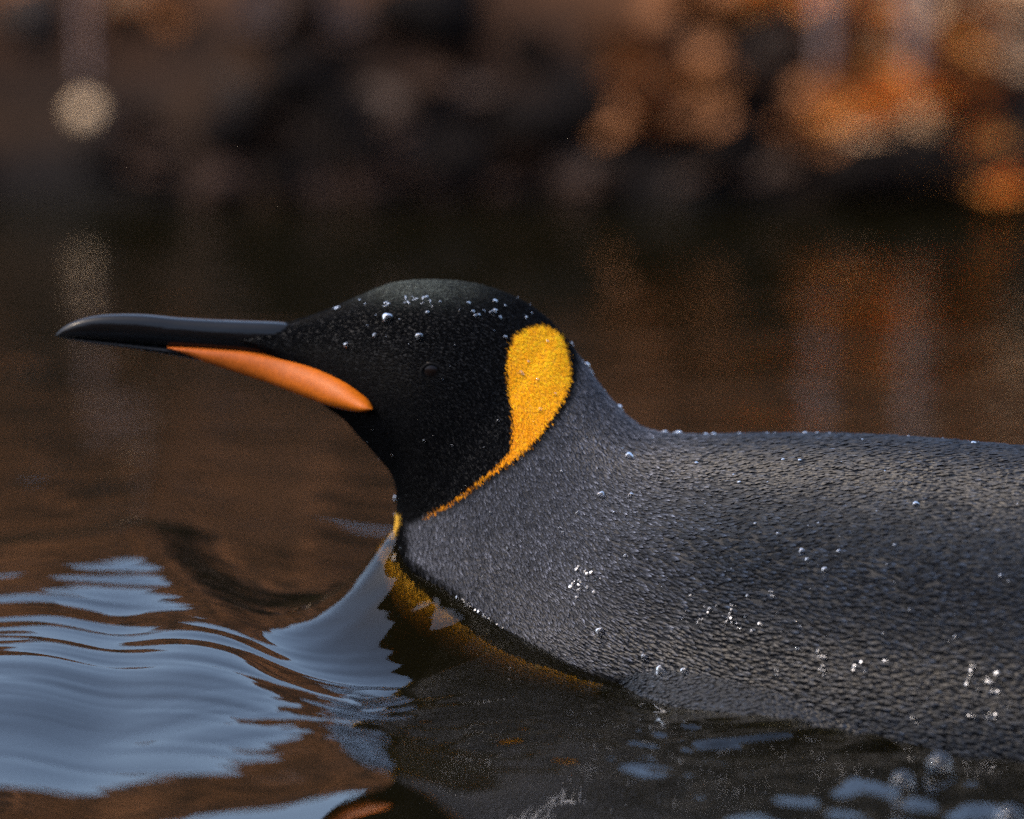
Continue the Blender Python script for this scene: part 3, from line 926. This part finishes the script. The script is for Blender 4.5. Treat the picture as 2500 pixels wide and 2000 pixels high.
for u, v, r in [(815, 672, .0024), (885, 712, .0018), (730, 728, .0012), (985, 640, .0009), (1040, 636, .0011), (1046, 656, .0009), (1000, 668, .0007), (1062, 712, .0009),
                (1247, 762, .0016), (1318, 848, .0014), (1325, 965, .0020), (1262, 1045, .0018), (1330, 1045, .0014), (1220, 1080, .0010), (1430, 912, .0016), (1400, 915, .0012),
                (1500, 915, .0011), (2050, 935, .0012), (1930, 1065, .0015), (1690, 1165, .0014), (1735, 1200, .0014), (1030, 1345, .0030), (830, 1050, .0016), (1100, 790, .0006), (1130, 800, .0007), (1135, 862, .0009), (1110, 760, .0006),
                (1150, 720, .0006), (1165, 830, .0006), (1265, 1330, .0022), (1395, 1420, .0034), (1440, 1415, .0020), (1370, 1425, .0018), (1355, 1385, .0016)]:
    drop(u, v, r)
for k in range(150):
    u, v = rng.uniform(700, 2150), rng.uniform(600, 1380)
    drop(u, v, 0.0003 + 0.0007 * rng.random() ** 3)
for k in range(8):                                   # beads along the crown and the nape
    t_ = rng.random(); drop(760 + 480 * t_ + rng.normal() * 12, 632 + 40 * rng.random() + 130 * max(0, t_ - .6), rng.uniform(.0004, .0009))
for k in range(22):                                   # wet clumps along the brow and crown
    t_ = rng.random()
    drop(705 + 350 * t_, 655 - 18 * math.sin(3.1 * t_) + 26 * max(0, t_ - 0.5) + rng.normal() * 5, rng.uniform(.0003, .0008), .25, .2, rng.uniform(1.2, 2.0), .0006)
def film(u, v, ru, rv, n, r0, r1, tilt=0.05):
    """short irregular runs of water: beads merging along a wandering path"""
    for k in range(n):
        a, b = u + rng.normal() * ru, v + rng.normal() * rv
        h = rng.uniform(-0.9, 0.6); m = int(rng.integers(1, 6)); r = rng.uniform(r0, r1)
        for q_ in range(m):
            drop(a, b, r * rng.uniform(0.7, 1.1), 0.16, tilt, rng.uniform(1.0, 1.3), 0.0010, 0.92)
            h += rng.normal() * 0.9
            a += math.cos(h) * r * 5200; b += math.sin(h) * r * 5200
film(1225, 1222, 40, 20, 9, .0005, .0011)
film(1520, 1310, 55, 20, 18, .0003, .0007)
film(2050, 1440, 18, 18, 7, .0006, .0012)
film(1800, 1395, 50, 18, 8, .0005, .0010)
film(2030, 1510, 60, 10, 6, .0006, .0012)
for k in range(26):
    t_ = k / 25; drop(965 + 105 * t_ + rng.normal() * 2, 1262 + 72 * t_ + rng.normal() * 2, .0006, .12, .08, 1.4, .0008, .8)
drops = mesh_np('water_droplets', np.concatenate(DV), np.concatenate(DF), M_drop)
tag(drops, 'clear beads and films of water clinging to the wet plumage', 'droplets', kind='stuff')

def water_z(x, y):
    return Z[np.argmin(np.abs(wy - y)), np.argmin(np.abs(wx - x))]
def bubble(u, v, r, label):
    dx, dy_, dz = ray(u * D, v * D); t_ = -(CAM[2] - 0.004) / dz
    x, y = dx * t_, CAM[1] + dy_ * t_
    o = empty('bubble', (x, y, water_z(x, y)))
    shell = uv_ball('film', r, M_drop, o, (0, 0, r * 0.35), (1, 1, 0.92), 32)
    inner = uv_ball('air', r * 0.975, M_drop, o, (0, 0, r * 0.35), (1, 1, 0.92), 32)
    inner.data.flip_normals()
    return tag(o, label, 'bubble')
bubble(1978, 1612, .0062, 'clear round air bubble floating on the water beside the flank, larger of a touching pair')
bubble(1900, 1652, .0056, 'clear flatter air bubble floating against the round one')
bubble(2125, 1718, .0070, 'lone clear air bubble on the water out in front of the flank')
